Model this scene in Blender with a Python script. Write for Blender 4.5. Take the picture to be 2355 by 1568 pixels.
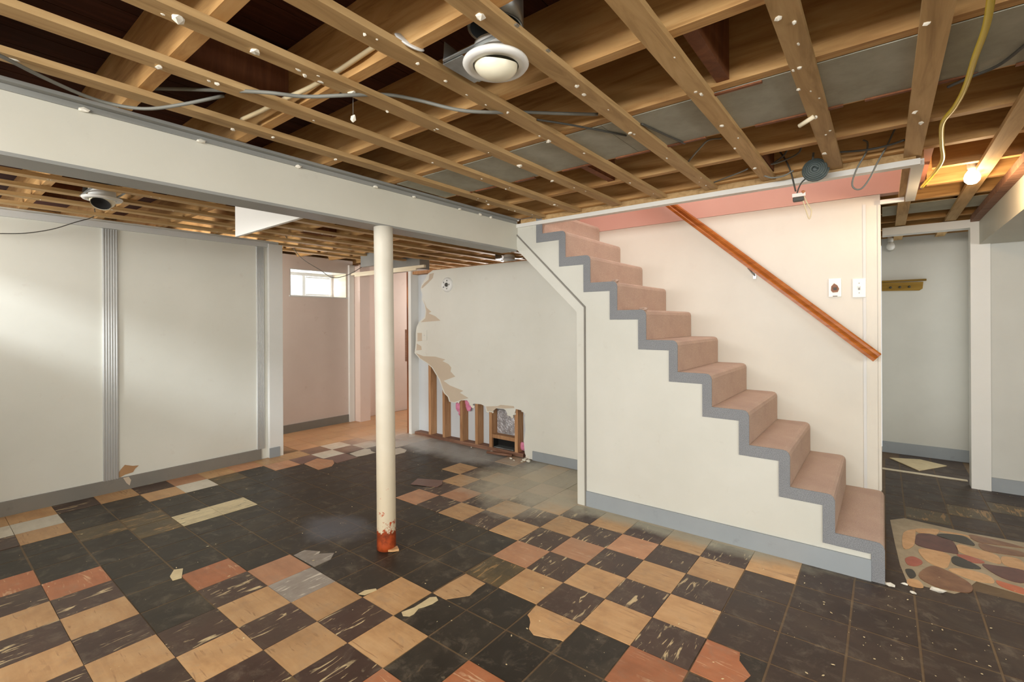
import bpy, bmesh, math, random
from mathutils import Vector, Matrix
random.seed(7)
for o in list(bpy.data.objects): bpy.data.objects.remove(o)
S = bpy.context.scene
COL = S.collection

# ------------------------------------------------------------------ camera
T = 0.2286                                   # nine inch floor tile
F, HY, YAW, ROLL = 1094.171, 740.763, 0.663, -0.005
CAM = Vector((0.805, -2.021, 1.3005))
fw = Vector((-math.sin(YAW), math.cos(YAW), 0)); rt = Vector((math.cos(YAW), math.sin(YAW), 0)); up = Vector((0, 0, 1))
R2 = rt*math.cos(ROLL) + up*math.sin(ROLL); U2 = up*math.cos(ROLL) - rt*math.sin(ROLL)
cd = bpy.data.cameras.new('camera'); co = bpy.data.objects.new('camera', cd); COL.objects.link(co)
cd.sensor_width = 36; cd.lens = 36*F/2355; cd.shift_y = -(784-HY)/2355; cd.clip_start = .05
m = Matrix.Identity(4)
for r in range(3):
    m[r][0], m[r][1], m[r][2], m[r][3] = R2[r], U2[r], -fw[r], CAM[r]
co.matrix_world = m
S.camera = co

def ray(x, y): return R2*((x-1177.5)/F) + U2*((HY-y)/F) + fw
def atz(x, y, z=0.0): d = ray(x, y); return CAM + d*((z-CAM.z)/d.z)
def aty(x, y, Y): d = ray(x, y); return CAM + d*((Y-CAM.y)/d.y)
def atx(x, y, X): d = ray(x, y); return CAM + d*((X-CAM.x)/d.x)

# ------------------------------------------------------------------ world, daylight, added fill lights, exposure
W = bpy.data.worlds.new('world'); S.world = W; W.use_nodes = True
bg = W.node_tree.nodes['Background']; bg.inputs[0].default_value = (0.93, 0.97, 1.0, 1); bg.inputs[1].default_value = 1.6
vs = S.view_settings; vs.view_transform = 'Standard'; vs.look = 'None'; vs.gamma = 1; vs.use_curve_mapping = False
vs.exposure = 0.12
def area(name, loc, size, tgt, power, col):
    l = bpy.data.lights.new(name, 'AREA'); l.shape = 'RECTANGLE'; l.size, l.size_y = size; l.energy = power; l.color = col
    o = bpy.data.objects.new(name, l); COL.objects.link(o); o.location = loc
    o.rotation_euler = (Vector(tgt)-Vector(loc)).to_track_quat('-Z', 'Y').to_euler(); return o
area('daylight_rear_windows', (.1, -4.60, 1.80), (4.6, .44), (-.3, 0, 1.72), 215, (1, .985, .96))
area('daylight_side_window', (3.50, -1.6, 1.55), (2.7, .8), (0, -1.4, 1.3), 72, (1, .985, .96))
area('daylight_alcove_window', (-5.28, 1.19, 1.82), (.74, .30), (-3.5, 1.19, 1.5), 9, (.95, .98, 1))
area('fill_passage', (-4.15, 4.10, 1.72), (1.1, .5), (-4.15, 0, 1.3), 45, (1, .97, .93))  # added fill from the unseen passage end, brightens alcove and far wall
area('fill_corridor', (-4.38, -.92, 1.65), (.6, .5), (-4.38, 2, 1.3), 22, (1, .97, .93))  # added fill behind the left wall, washes the alcove wall
area('fill_rear_left', (-3.1, -2.60, 1.85), (1.28, .33), (-3.1, 1.5, 1.5), 17, (1, .985, .96))  # added fill at the unseen jog opening, lifts the left wall
area('skylight_rear_left', (-2.05, -5.5, 3.36), (.5, .5), (-3.1, -2.5, 1.86), 230, (.88, .94, 1))
area('fill_hall_side', (1.66, 3.58, 1.1), (.5, 1.7), (.8, 3.58, 1.1), 3.2, (1, .98, .95))  # added fill through an unseen side opening, brightens the hall
area('daylight_upstairs', (-.2, 1.41, 3.5), (1.6, .8), (-.2, 1.41, 0), 20, (1, .95, .9))

# ------------------------------------------------------------------ materials
def lin(c): return tuple(((v/255)/12.92 if v/255 <= .04045 else ((v/255+.055)/1.055)**2.4) for v in c)+(1,)
MATS = {}
class NT:
    def __init__(s, name, rough=.6, spec=.3):
        s.m = bpy.data.materials.new(name); s.m.use_nodes = True; s.t = s.m.node_tree; s.b = s.t.nodes['Principled BSDF']
        s.b.inputs['Roughness'].default_value = rough; s.b.inputs['Specular IOR Level'].default_value = spec
        MATS[name] = s.m
    def n(s, typ, **kw):
        n = s.t.nodes.new(typ)
        for k, v in kw.items():
            if k in n.inputs: n.inputs[k].default_value = v
            else: setattr(n, k, v)
        return n
    def l(s, a, b): s.t.links.new(a, b)
    def coord(s, kind='Object', scale=(1, 1, 1), jitter=True):
        tc = s.n('ShaderNodeTexCoord'); mp = s.n('ShaderNodeMapping'); mp.inputs['Scale'].default_value = scale
        if jitter:
            oi = s.n('ShaderNodeObjectInfo'); mul = s.n('ShaderNodeMath', operation='MULTIPLY'); mul.inputs[1].default_value = 37.0
            s.l(oi.outputs['Random'], mul.inputs[0]); ad = s.n('ShaderNodeVectorMath', operation='ADD')
            s.l(tc.outputs[kind], ad.inputs[0]); s.l(mul.outputs[0], ad.inputs[1]); s.l(ad.outputs[0], mp.inputs[0])
        else: s.l(tc.outputs[kind], mp.inputs[0])
        return mp.outputs[0]
    def noise(s, vec, scale=5, detail=4, rough=.55, dist=0):
        n = s.n('ShaderNodeTexNoise'); n.inputs['Scale'].default_value = scale; n.inputs['Detail'].default_value = detail
        n.inputs['Roughness'].default_value = rough; n.inputs['Distortion'].default_value = dist
        s.l(vec, n.inputs['Vector']); return n.outputs['Fac']
    def ramp(s, fac, stops):
        r = s.n('ShaderNodeValToRGB'); e = r.color_ramp.elements
        while len(e) < len(stops): e.new(.5)
        for k, (p, c) in enumerate(stops): e[k].position = p; e[k].color = lin(c) if len(c) == 3 else c
        s.l(fac, r.inputs[0]); return r.outputs[0]
    def mix(s, fac, a, b, typ='MIX'):
        n = s.n('ShaderNodeMix', data_type='RGBA', blend_type=typ)
        for sock, v in ((n.inputs[0], fac), (n.inputs[6], a), (n.inputs[7], b)):
            if isinstance(v, (int, float)): sock.default_value = v
            elif isinstance(v, tuple): sock.default_value = lin(v) if len(v) == 3 else v
            else: s.l(v, sock)
        return n.outputs[2]
    def base(s, c):
        if isinstance(c, tuple): s.b.inputs['Base Color'].default_value = lin(c)
        else: s.l(c, s.b.inputs['Base Color'])
        return s
    def bump(s, h, strength=.3, dist=.01):
        b = s.n('ShaderNodeBump'); b.inputs['Strength'].default_value = strength; b.inputs['Distance'].default_value = dist
        s.l(h, b.inputs['Height']); s.l(b.outputs[0], s.b.inputs['Normal']); return s
    def roughness(s, fac, lo, hi):
        mr = s.n('ShaderNodeMapRange'); mr.inputs[3].default_value = lo; mr.inputs[4].default_value = hi
        s.l(fac, mr.inputs[0]); s.l(mr.outputs[0], s.b.inputs['Roughness']); return s

BW0, BW1 = (0, 0, 0, 1), (1, 1, 1, 1)
def paint(name, c, c2, rough=.45, sc=1.4, spec=.35, grime=None):
    s = NT(name, rough, spec); v = s.coord('Object', jitter=False)
    col = s.ramp(s.noise(v, sc, 5, .6), [(.35, c), (.7, c2)])
    if grime:
        sp = s.ramp(s.noise(v, 9, 6, .7), [(.62, BW0), (.78, BW1)])
        col = s.mix(s.mix(.45, BW0, sp), col, grime)
    s.base(col); s.bump(s.noise(s.coord('Object', (1, 1, 1), False), 160, 2), .05, .002); return s.m
paint('wall_white', (216, 215, 204), (224, 223, 213), .42, grime=(196, 190, 176))
paint('panel_white', (217, 216, 204), (224, 223, 212), .33, spec=.45, grime=(205, 196, 184))
paint('soffit_white', (198, 196, 182), (206, 204, 191), .5, grime=(186, 180, 168))
paint('stair_white', (202, 201, 190), (210, 209, 199), .42, grime=(184, 178, 164))
paint('stairwall_cream', (206, 202, 189), (214, 211, 198), .38, spec=.4, grime=(205, 198, 186))
paint('alcove_pink', (208, 192, 180), (216, 201, 190), .45, grime=(178, 148, 130))
paint('far_pink', (224, 202, 188), (230, 209, 196), .5, grime=(180, 130, 104))
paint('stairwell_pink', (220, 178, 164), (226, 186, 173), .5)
paint('stairwell_shaded', (150, 100, 84), (160, 110, 94), .6)  # stairwell pink with its shade mixed into the colour
paint('trim_white', (222, 221, 214), (228, 227, 221), .35)
paint('trim_cool', (205, 206, 202), (212, 213, 210), .4, grime=(170, 168, 160))
paint('grey_base', (146, 152, 155), (156, 162, 165), .4, grime=(120, 122, 120))
paint('taupe_shade', (124, 120, 112), (136, 131, 122), .4, grime=(98, 92, 84))  # grey base darkened, dimmer light put into the colour
paint('grey_metal', (132, 133, 128), (150, 151, 146), .38, spec=.5)
paint('board_white', (238, 237, 230), (242, 241, 236), .35)
paint('back_panel', (208, 212, 214), (214, 218, 220), .4)
paint('paper', (196, 180, 158), (204, 189, 168), .85)
paint('torn_brown', (168, 128, 88), (184, 146, 106), .85)
paint('plaster', (232, 228, 214), (214, 208, 192), .9, 30)
paint('hall_grey', (196, 196, 188), (206, 206, 198), .45)
paint('plate_white', (240, 236, 226), (236, 232, 222), .3)
paint('lamp_cream', (232, 226, 200), (236, 231, 208), .3)
paint('lamp_white', (226, 226, 220), (232, 232, 228), .3)
paint('pvc', (235, 235, 232), (238, 238, 236), .3)
paint('black_void', (18, 16, 15), (24, 22, 20), .8)
paint('cable_grey', (112, 112, 104), (128, 128, 120), .5)
paint('cable_dark', (66, 64, 58), (80, 78, 70), .5)
paint('cable_cream', (218, 200, 160), (226, 208, 170), .5)
paint('cable_yellow', (206, 180, 44), (216, 190, 58), .4)
paint('coil_green', (70, 80, 78), (84, 94, 92), .5)
paint('insulation_pink', (232, 150, 178), (214, 122, 158), .95, 40)
paint('copper', (190, 120, 80), (200, 132, 92), .35)
s = NT('galvanised', .32, .5); v = s.coord('Object'); s.b.inputs['Metallic'].default_value = .75
s.base(s.ramp(s.noise(v, 14, 4), [(.35, (150, 154, 154)), (.7, (186, 190, 190))]))
s = NT('foil', .25, .6); v = s.coord('Object'); s.b.inputs['Metallic'].default_value = .55
s.base(s.ramp(s.noise(v, 14, 4), [(.35, (170, 168, 170)), (.7, (212, 212, 216))])).bump(s.noise(v, 22, 5, .6, 1), .9, .02)
s = NT('duct_panel', .7, .2); v = s.coord('Object', jitter=False)
s.base(s.ramp(s.noise(v, 5, 7, .7), [(.3, (146, 144, 128)), (.55, (164, 163, 148)), (.75, (176, 175, 160))])).bump(s.noise(v, 60, 3), .1, .004)
s = NT('glass', .02, .5); tr = s.n('ShaderNodeBsdfTransparent'); gl = s.n('ShaderNodeBsdfGlossy'); gl.inputs['Roughness'].default_value = .02
mx = s.n('ShaderNodeMixShader'); mx.inputs[0].default_value = .06; s.l(tr.outputs[0], mx.inputs[1]); s.l(gl.outputs[0], mx.inputs[2]); s.l(mx.outputs[0], s.t.nodes['Material Output'].inputs[0])
s = NT('bulb_glow', .4); s.base((255, 240, 220)); s.b.inputs['Emission Color'].default_value = (1, .78, .5, 1); s.b.inputs['Emission Strength'].default_value = 14

def wood(name, dark, mid, light, axis, rough=.65, seam=False):
    s = NT(name, rough, .25); sc = [7, 7, 7]; sc[axis] = .7
    v = s.coord('Object', tuple(sc)); g = s.noise(v, 3.0, 6, .62, 1.2)
    col = s.ramp(g, [(.28, dark), (.5, mid), (.72, light)])
    big = s.noise(s.coord('Object', (1, 1, 1)), 1.6, 3)
    col = s.mix(s.ramp(big, [(.35, BW0), (.75, (.5, .5, .5, 1))]), col, dark)
    oi = s.n('ShaderNodeObjectInfo'); hv = s.n('ShaderNodeHueSaturation'); mr = s.n('ShaderNodeMapRange')
    mr.inputs[3].default_value = .86; mr.inputs[4].default_value = 1.1; s.l(oi.outputs['Random'], mr.inputs[0]); s.l(mr.outputs[0], hv.inputs['Value'])
    s.l(col, hv.inputs['Color']); s.base(hv.outputs[0]); s.bump(g, .15, .003); return s.m
wood('joist_wood', (168, 124, 74), (208, 164, 106), (224, 186, 130), 0)
wood('strap_wood', (160, 128, 82), (196, 162, 112), (210, 178, 128), 1)
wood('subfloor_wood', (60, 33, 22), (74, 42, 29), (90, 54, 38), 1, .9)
wood('block_wood', (104, 62, 38), (126, 78, 48), (146, 94, 58), 2)
wood('stud_wood', (150, 106, 72), (182, 138, 98), (204, 164, 124), 2)
wood('plate_wood', (104, 72, 56), (140, 104, 84), (160, 122, 100), 0)
wood('rail_wood', (128, 68, 22), (164, 94, 36), (186, 116, 52), 0, .3)
wood('shelf_wood', (120, 92, 30), (150, 118, 48), (166, 134, 62), 0)
wood('strip_wood', (214, 200, 168), (226, 214, 186), (234, 224, 198), 0)
wood('jamb_wood', (84, 48, 28), (140, 84, 48), (196, 122, 66), 2)

# dust film with a place of its own on the floor (near the demolished wall, the alcove, under the stair wall)
def dust(s, col):
    geo = s.n('ShaderNodeNewGeometry'); P = geo.outputs['Position']
    nz = s.noise(P, 3.2, 6, .65); nz2 = s.noise(P, 14, 4, .6)
    def blob(c, r, soft, colr, amt, fac):
        nonlocal col
        d = s.n('ShaderNodeVectorMath', operation='DISTANCE'); sc = s.n('ShaderNodeVectorMath', operation='MULTIPLY')
        sc.inputs[1].default_value = (1/r[0], 1/r[1], 0); s.l(P, sc.inputs[0]); s.l(sc.outputs[0], d.inputs[0]); d.inputs[1].default_value = (c[0]/r[0], c[1]/r[1], 0)
        ad = s.n('ShaderNodeMath', operation='MULTIPLY_ADD'); ad.inputs[1].default_value = 1.5; s.l(fac, ad.inputs[0]); s.l(d.outputs['Value'], ad.inputs[2])
        mr = s.n('ShaderNodeMapRange'); mr.inputs[1].default_value = 1.75+soft; mr.inputs[2].default_value = 1.75-soft; mr.inputs[3].default_value = 0; mr.inputs[4].default_value = amt
        s.l(ad.outputs[0], mr.inputs[0]); col = s.mix(mr.outputs[0], col, colr)
    blob((-1.35, 1.15), (.55, .55), .35, (196, 188, 166), .85, nz)      # beige film by the stair corner
    blob((-2.7, 1.42), (.95, .22), .4, (186, 186, 182), .7, nz)         # plaster dust along the demolished wall, floor sheen painted in with it
    blob((-3.5, 1.35), (.45, .4), .4, (196, 190, 184), .55, nz)
    blob((-.3, .93), (.75, .12), .35, (178, 172, 150), .8, nz)          # grime at the foot of the stair wall
    blob((-4.4, 1.5), (.75, 1.3), .4, (190, 146, 106), .75, nz)           # orange dust in the alcove
    blob((-1.95, -.33), (.22, .16), .3, (110, 114, 122), .5, nz)        # bluish patch
    sp = s.ramp(nz2, [(.66, BW0), (.74, BW1)]); col = s.mix(s.mix(.3, BW0, sp), col, (176, 160, 132))
    s2 = s.ramp(s.noise(P, 10, 8, .75, .5), [(.52, BW0), (.68, BW1)]); col = s.mix(s.mix(.28, BW0, s2), col, (146, 132, 112))
    sc = s.ramp(s.noise(P, 2.1, 7, .72, .8), [(.50, BW0), (.72, BW1)]); col = s.mix(s.mix(.2, BW0, sc), col, (122, 108, 86))
    return col
def tilemat(name, c1, c2, c3, streak, axis, thr, rough=(.28, .5), amt=1.0):
    s = NT(name, .35, .4); sc = [16, 16, 1]; sc[axis] = 2.4
    v = s.coord('Object', tuple(sc)); n1 = s.noise(v, 1.6, 5, .65, .6)
    v2 = s.coord('Object', (1, 1, 1)); n2 = s.noise(v2, 7, 5, .6)
    col = s.mix(.5, s.ramp(n1, [(.3, c1), (.7, c2)]), s.ramp(n2, [(.3, c1), (.5, c2), (.75, c3)]))
    if streak:
        k = s.ramp(s.noise(v, 2.3, 3, .5, 1.5), [(thr, BW0), (thr+.04, BW1)])
        k2 = s.mix(1.0, k, s.ramp(n2, [(.42, BW0), (.56, BW1)]), 'MULTIPLY')
        col = s.mix(s.mix(amt, BW0, k2), col, streak)
    oi = s.n('ShaderNodeObjectInfo'); hv = s.n('ShaderNodeHueSaturation'); mr = s.n('ShaderNodeMapRange')
    mr.inputs[3].default_value = .86; mr.inputs[4].default_value = 1.12; s.l(oi.outputs['Random'], mr.inputs[0]); s.l(mr.outputs[0], hv.inputs['Value']); s.l(col, hv.inputs['Color'])
    s.base(dust(s, hv.outputs[0])); s.roughness(n2, *rough); s.bump(n2, .12, .004)
tilemat('tile_cream', (170, 128, 84), (202, 160, 112), (214, 180, 136), (138, 98, 60), 0, .62, amt=.6)
tilemat('tile_terracotta', (148, 90, 56), (178, 112, 74), (194, 142, 106), (214, 178, 140), 0, .60, amt=.7)
tilemat('tile_peach', (166, 116, 82), (196, 144, 106), (208, 166, 132), (214, 182, 150), 0, .64, amt=.5)
tilemat('tile_dark', (60, 43, 35), (78, 58, 49), (98, 78, 66), (206, 184, 140), 1, .605)
tilemat('tile_silver', (120, 108, 96), (160, 150, 138), (190, 182, 170), (214, 206, 190), 1, .58)
tilemat('tile_brownblack', (50, 38, 32), (64, 50, 42), (84, 70, 58), (150, 128, 102), 0, .68, (.3, .6), .5)
tilemat('tile_maroon', (104, 76, 68), (122, 92, 84), (134, 106, 98), None, 1, .6)
tilemat('tile_white', (196, 188, 168), (214, 206, 188), (222, 216, 202), None, 0, .6)
tilemat('tile_olive', (58, 50, 34), (92, 78, 50), (140, 116, 74), (160, 126, 78), 1, .58)
tilemat('tile_smear', (176, 160, 122), (222, 206, 164), (232, 220, 184), (52, 48, 42), 1, .6)
tilemat('tile_black', (40, 35, 28), (52, 46, 38), (74, 66, 54), (120, 98, 72), 1, .66, (.3, .6), .5)
tilemat('floor_residue', (84, 68, 50), (104, 84, 60), (120, 98, 70), None, 0, .6, (.4, .7))
tilemat('tile_orange_dust', (160, 112, 74), (192, 142, 100), (206, 164, 124), None, 0, .6)
for nm, a, b in (('flake', (206, 186, 142), (222, 204, 160)), ('stone_tan', (186, 142, 96), (210, 168, 120)), ('stone_maroon', (84, 52, 46), (104, 66, 58)), ('stone_black', (52, 48, 42), (66, 60, 52)),
                 ('stone_red', (156, 84, 66), (172, 98, 78)), ('stone_orange', (176, 92, 58), (196, 112, 76)), ('stone_brown', (112, 76, 54), (142, 104, 74)), ('stone_grout', (150, 134, 106), (172, 156, 128))):
    s = NT(nm, .32, .4); v = s.coord('Object'); s.base(s.ramp(s.noise(v, 14, 5, .65), [(.35, a), (.68, b)]))
def carpet(name, a, b, c):
    s = NT(name, .95, .05); v = s.coord('Object', jitter=False); n1 = s.noise(v, 260, 3, .7); n2 = s.noise(v, 6, 4)
    s.base(s.mix(s.ramp(n2, [(.35, BW0), (.7, (.55, .55, .55, 1))]), s.ramp(n1, [(.3, a), (.7, b)]), c)); s.bump(n1, .7, .006)
carpet('carpet_tan', (170, 147, 130), (206, 181, 163), (172, 146, 132))
carpet('carpet_grey', (104, 106, 108), (172, 174, 176), (130, 132, 136))
s = NT('post_paint', .45, .35); v = s.coord('Object', jitter=False)
tc = s.n('ShaderNodeTexCoord'); sp = s.n('ShaderNodeSeparateXYZ'); s.l(tc.outputs['Object'], sp.inputs[0])
n1 = s.noise(v, 16, 6, .65); n2 = s.noise(v, 4, 4)
hgt = s.n('ShaderNodeMapRange'); hgt.inputs[1].default_value = 0; hgt.inputs[2].default_value = .55; hgt.inputs[3].default_value = .345; hgt.inputs[4].default_value = 0; s.l(sp.outputs[2], hgt.inputs[0])
ad = s.n('ShaderNodeMath', operation='ADD'); s.l(n1, ad.inputs[0]); s.l(hgt.outputs[0], ad.inputs[1])
low = s.n('ShaderNodeMapRange'); low.inputs[1].default_value = .13; low.inputs[2].default_value = .04; s.l(sp.outputs[2], low.inputs[0])
ad2 = s.n('ShaderNodeMath', operation='MULTIPLY_ADD'); ad2.inputs[1].default_value = .4; s.l(low.outputs[0], ad2.inputs[0]); s.l(ad.outputs[0], ad2.inputs[2])
yel = s.n('ShaderNodeMapRange'); yel.inputs[1].default_value = 0; yel.inputs[2].default_value = 1.1; yel.inputs[3].default_value = .6; yel.inputs[4].default_value = 0; s.l(sp.outputs[2], yel.inputs[0])
body = s.mix(yel.outputs[0], s.ramp(n2, [(.35, (206, 200, 184)), (.7, (216, 211, 197))]), (194, 172, 128))
s.base(s.mix(s.ramp(ad2.outputs[0], [(.80, BW0), (.84, BW1)]), body, s.ramp(n1, [(.35, (96, 40, 18)), (.6, (170, 74, 34))])))

# ------------------------------------------------------------------ builders
WL = {}
def wl(o): return WL.get(o.name, Vector((0, 0, 0)))
def tag(o, label=None, cat=None, group=None, kind=None):
    if label: o['label'] = label
    if cat: o['category'] = cat
    if group: o['group'] = group
    if kind: o['kind'] = kind
    return o
def obj(name, mesh, loc, parent=None):
    o = bpy.data.objects.new(name, mesh); COL.objects.link(o); WL[o.name] = Vector(loc)
    if parent: o.parent = parent; o.location = Vector(loc) - wl(parent)
    else: o.location = loc
    return o
def empty(name, loc): return obj(name, None, loc)
def bm_mesh(name, bm, mat, smooth=False):
    bmesh.ops.recalc_face_normals(bm, faces=bm.faces)
    me = bpy.data.meshes.new(name); bm.to_mesh(me); bm.free()
    if mat: me.materials.append(MATS[mat])
    if smooth:
        for p in me.polygons: p.use_smooth = True
    return me
def add_box(bm, a, b):
    x0, y0, z0 = a; x1, y1, z1 = b
    v = [bm.verts.new(p) for p in ((x0,y0,z0),(x1,y0,z0),(x1,y1,z0),(x0,y1,z0),(x0,y0,z1),(x1,y0,z1),(x1,y1,z1),(x0,y1,z1))]
    for f in ((0,3,2,1),(4,5,6,7),(0,1,5,4),(1,2,6,5),(2,3,7,6),(3,0,4,7)): bm.faces.new([v[k] for k in f])
def box(name, x0, x1, y0, y1, z0, z1, mat, parent=None, bevel=0, base=True):
    c = Vector(((x0+x1)/2, (y0+y1)/2, z0 if base else (z0+z1)/2))
    bm = bmesh.new(); add_box(bm, (x0-c.x, y0-c.y, z0-c.z), (x1-c.x, y1-c.y, z1-c.z))
    if bevel: bmesh.ops.bevel(bm, geom=bm.edges[:], offset=bevel, segments=2, affect='EDGES', profile=.5)
    return obj(name, bm_mesh(name, bm, mat), c, parent)
def boxes(name, lst, mat, parent=None):
    c = Vector(((min(b[0] for b in lst)+max(b[1] for b in lst))/2, (min(b[2] for b in lst)+max(b[3] for b in lst))/2, min(b[4] for b in lst)))
    bm = bmesh.new()
    for b in lst: add_box(bm, (b[0]-c.x, b[2]-c.y, b[4]-c.z), (b[1]-c.x, b[3]-c.y, b[5]-c.z))
    return obj(name, bm_mesh(name, bm, mat), c, parent)
def prism(name, pts, d, mat, parent=None, bevel=0):
    """closed outline of world points swept by vector d"""
    pts = [Vector(p) for p in pts]; d = Vector(d); c = sum(pts, Vector())/len(pts)
    bm = bmesh.new(); a = [bm.verts.new(p-c) for p in pts]; b = [bm.verts.new(p-c+d) for p in pts]
    f1 = bm.faces.new(a); f2 = bm.faces.new(b[::-1]); n = len(a)
    for i in range(n): bm.faces.new((a[(i+1) % n], a[i], b[i], b[(i+1) % n]))
    bm.normal_update()
    bmesh.ops.triangulate(bm, faces=[f for f in bm.faces if len(f.verts) > 4])
    return obj(name, bm_mesh(name, bm, mat), c, parent)
def smooth_path(pts, n=8):
    P = [Vector(p) for p in pts]; Q = [P[0]*2-P[1]] + P + [P[-1]*2-P[-2]]; out = []
    for i in range(1, len(Q)-2):
        for k in range(n):
            t = k/n; p0, p1, p2, p3 = Q[i-1:i+3]
            out.append(.5*((2*p1)+(p2-p0)*t+(2*p0-5*p1+4*p2-p3)*t*t+(3*p1-p0-3*p2+p3)*t**3))
    out.append(P[-1]); return out
def sweep(bm, path, r, seg=8, flat=1.0):
    rings = []; prev = None
    for i, p in enumerate(path):
        t = (path[min(i+1, len(path)-1)]-path[max(i-1, 0)]).normalized()
        if prev is None: prev = Vector((0, 0, 1)) if abs(t.z) < .9 else Vector((1, 0, 0))
        n = (prev - t*prev.dot(t)).normalized(); b = t.cross(n); prev = n
        rr = r(i/(len(path)-1)) if callable(r) else r
        rings.append([bm.verts.new(p + n*(math.cos(2*math.pi*k/seg)*rr*flat) + b*(math.sin(2*math.pi*k/seg)*rr)) for k in range(seg)])
    for a, c in zip(rings, rings[1:]):
        for k in range(seg): bm.faces.new((a[k], a[(k+1) % seg], c[(k+1) % seg], c[k]))
    bm.faces.new(rings[0][::-1]); bm.faces.new(rings[-1])
def tube(name, pts, r, mat, parent=None, n=8, seg=8, flat=1.0):
    path = smooth_path(pts, n) if n else [Vector(p) for p in pts]; c = path[0].copy()
    bm = bmesh.new(); sweep(bm, [p-c for p in path], r, seg, flat)
    return obj(name, bm_mesh(name, bm, mat, True), c, parent)
def lathe(name, prof, loc, mat, parent=None, seg=32, axis=(0, 0, 1)):
    """profile of (radius, height) turned about an axis through loc"""
    q = Vector((0, 0, 1)).rotation_difference(Vector(axis)); bm = bmesh.new(); rings = []
    for r, h in prof:
        rings.append([bm.verts.new(q @ Vector((r*math.cos(2*math.pi*k/seg), r*math.sin(2*math.pi*k/seg), h))) for k in range(seg)])
    for a, b in zip(rings, rings[1:]):
        for k in range(seg): bm.faces.new((a[k], a[(k+1) % seg], b[(k+1) % seg], b[k]))
    bmesh.ops.remove_doubles(bm, verts=bm.verts, dist=1e-5)
    o = obj(name, bm_mesh(name, bm, mat, True), loc, parent); return o
def lump(name, loc, r, mat, parent=None, sq=(1, 1, 1), sub=2, jag=.35, seed=None):
    rnd = random.Random(seed if seed is not None else random.random()); bm = bmesh.new(); bmesh.ops.create_icosphere(bm, subdivisions=sub, radius=r)
    for v in bm.verts: v.co *= 1 + rnd.uniform(-jag, jag); v.co = Vector((v.co.x*sq[0], v.co.y*sq[1], v.co.z*sq[2]))
    return obj(name, bm_mesh(name, bm, mat), loc, parent)
def struct(o): o['kind'] = 'structure'; return o

# ------------------------------------------------------------------ floor
floor = struct(box('floor', -5.3, 3.5, -4.7, 4.2, -.12, 0, 'floor_residue'))
BROKEN = {}
def px(ox, oy, s, l): return [atz(ox+x/s, oy+y/s, 0) for x, y in l]
BROKEN[(-2, -2)] = px(850, 1234, 4.694, [(1800,745),(2040,848),(2275,945),(2180,1045),(2090,1130),(2020,1110),(1880,1090),(1770,1065),(1720,1000),(1735,930),(1725,880),(1705,850)])
BROKEN[(-4, -2)] = px(850, 1234, 4.694, [(1040,405),(1140,455),(1250,510),(1170,560),(1080,640),(960,660),(820,680),(750,645),(690,610),(860,505)])
BROKEN[(1, -1)] = [Vector((u*T, v*T, 0)) for u, v in ((1.02,-.02),(1.56,-.03),(1.6,-.25),(1.82,-.5),(1.76,-.72),(1.6,-.98),(1.02,-.98))]
BROKEN[(-8, -3)] = px(400, 1234, 4.694, [(1295,205),(1410,150),(1450,152),(1580,165),(1562,190),(1730,180),(1690,250),(1600,290),(1520,330),(1400,262)])
BROKEN[(-15, 3)] = px(600, 900, 3.623, [(740,520),(860,480),(910,480),(920,500),(955,510),(880,530),(800,545)])
BROKEN[(-14, 4)] = px(600, 900, 3.623, [(1090,485),(1160,470),(1215,490),(1200,510),(1110,532),(1080,515)])
BROKEN[(-15, 1)] = px(600, 900, 3.623, [(360,605),(470,560),(600,575),(612,600),(590,625),(480,655)])
ROWS = {  # columns from i=-17; letters: c cream p peach t terracotta d dark w white m maroon b black o olive s silver z smear
 -8: 'cwdbbtdcdcdd', -7: 'ccwbbbtdcdcdc', -6: 'dbbobbbbbbdcd', -5: 'cbboobbbtdcdcdt', -4: 'dcbbzbbbbpscdcbt',
 -3: 'pwbbzbbbbsbbcbbbbb', -2: 'cobbbbbbbbbbbcbcbtbbb', -1: 'pbbbbbbbbbbbbocdcdtbbbb', 0: 'cpbbbbbbbbbbbpdcdcbbbbbb',
 1: 'cmpbbbbbpdcdcdpdcdbbbbbbb', 2: 'mwmbbbbbdpdcdcdpdcbbbbbbb', 3: 'wmwbbbbbcdpdcdcdcdcbbbbbb', 4: 'mwbwbbbcdcdpcccccccbbbbbb', 5: 'cmwbbbbbbbcd', 6: 'cwcbbbbbcbcd', 7: 'ccc'}
ROWS[-7] = 'cwcbbbtdcdcdc'
MN = {'c': 'tile_cream', 'p': 'tile_peach', 't': 'tile_terracotta', 'd': 'tile_dark', 'w': 'tile_white', 'm': 'tile_maroon', 'b': 'tile_black', 'o': 'tile_olive', 's': 'tile_silver', 'z': 'tile_smear', 'q': 'tile_orange_dust', 'r': 'tile_brownblack'}
shared = {}
def tile_mesh(code):
    if code not in shared:
        h = .0012 if code in 'bor' else .0032; g = .0045 if code in 'bor' else .0012; a = T/2-g
        bm = bmesh.new(); add_box(bm, (-a, -a, 0), (a, a, h)); shared[code] = bm_mesh('floor_tile', bm, MN[code])
    return shared[code]
def put_tile(i, j, code):
    nm = 'adhesive_square' if code in 'bor' else 'tile'
    if (i, j) in BROKEN:
        o = prism('tile', BROKEN[(i, j)], (0, 0, .0034), MN[code], floor)
        put_tile2(i, j, 'b', .0); return
    put_tile2(i, j, code, .0)
def put_tile2(i, j, code, z):
    o = obj('adhesive_square' if code in 'bor' else 'tile', tile_mesh(code), ((i+.5)*T, (j+.5)*T, z), floor)
    o.rotation_euler.z = random.uniform(-.006, .006)
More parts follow.
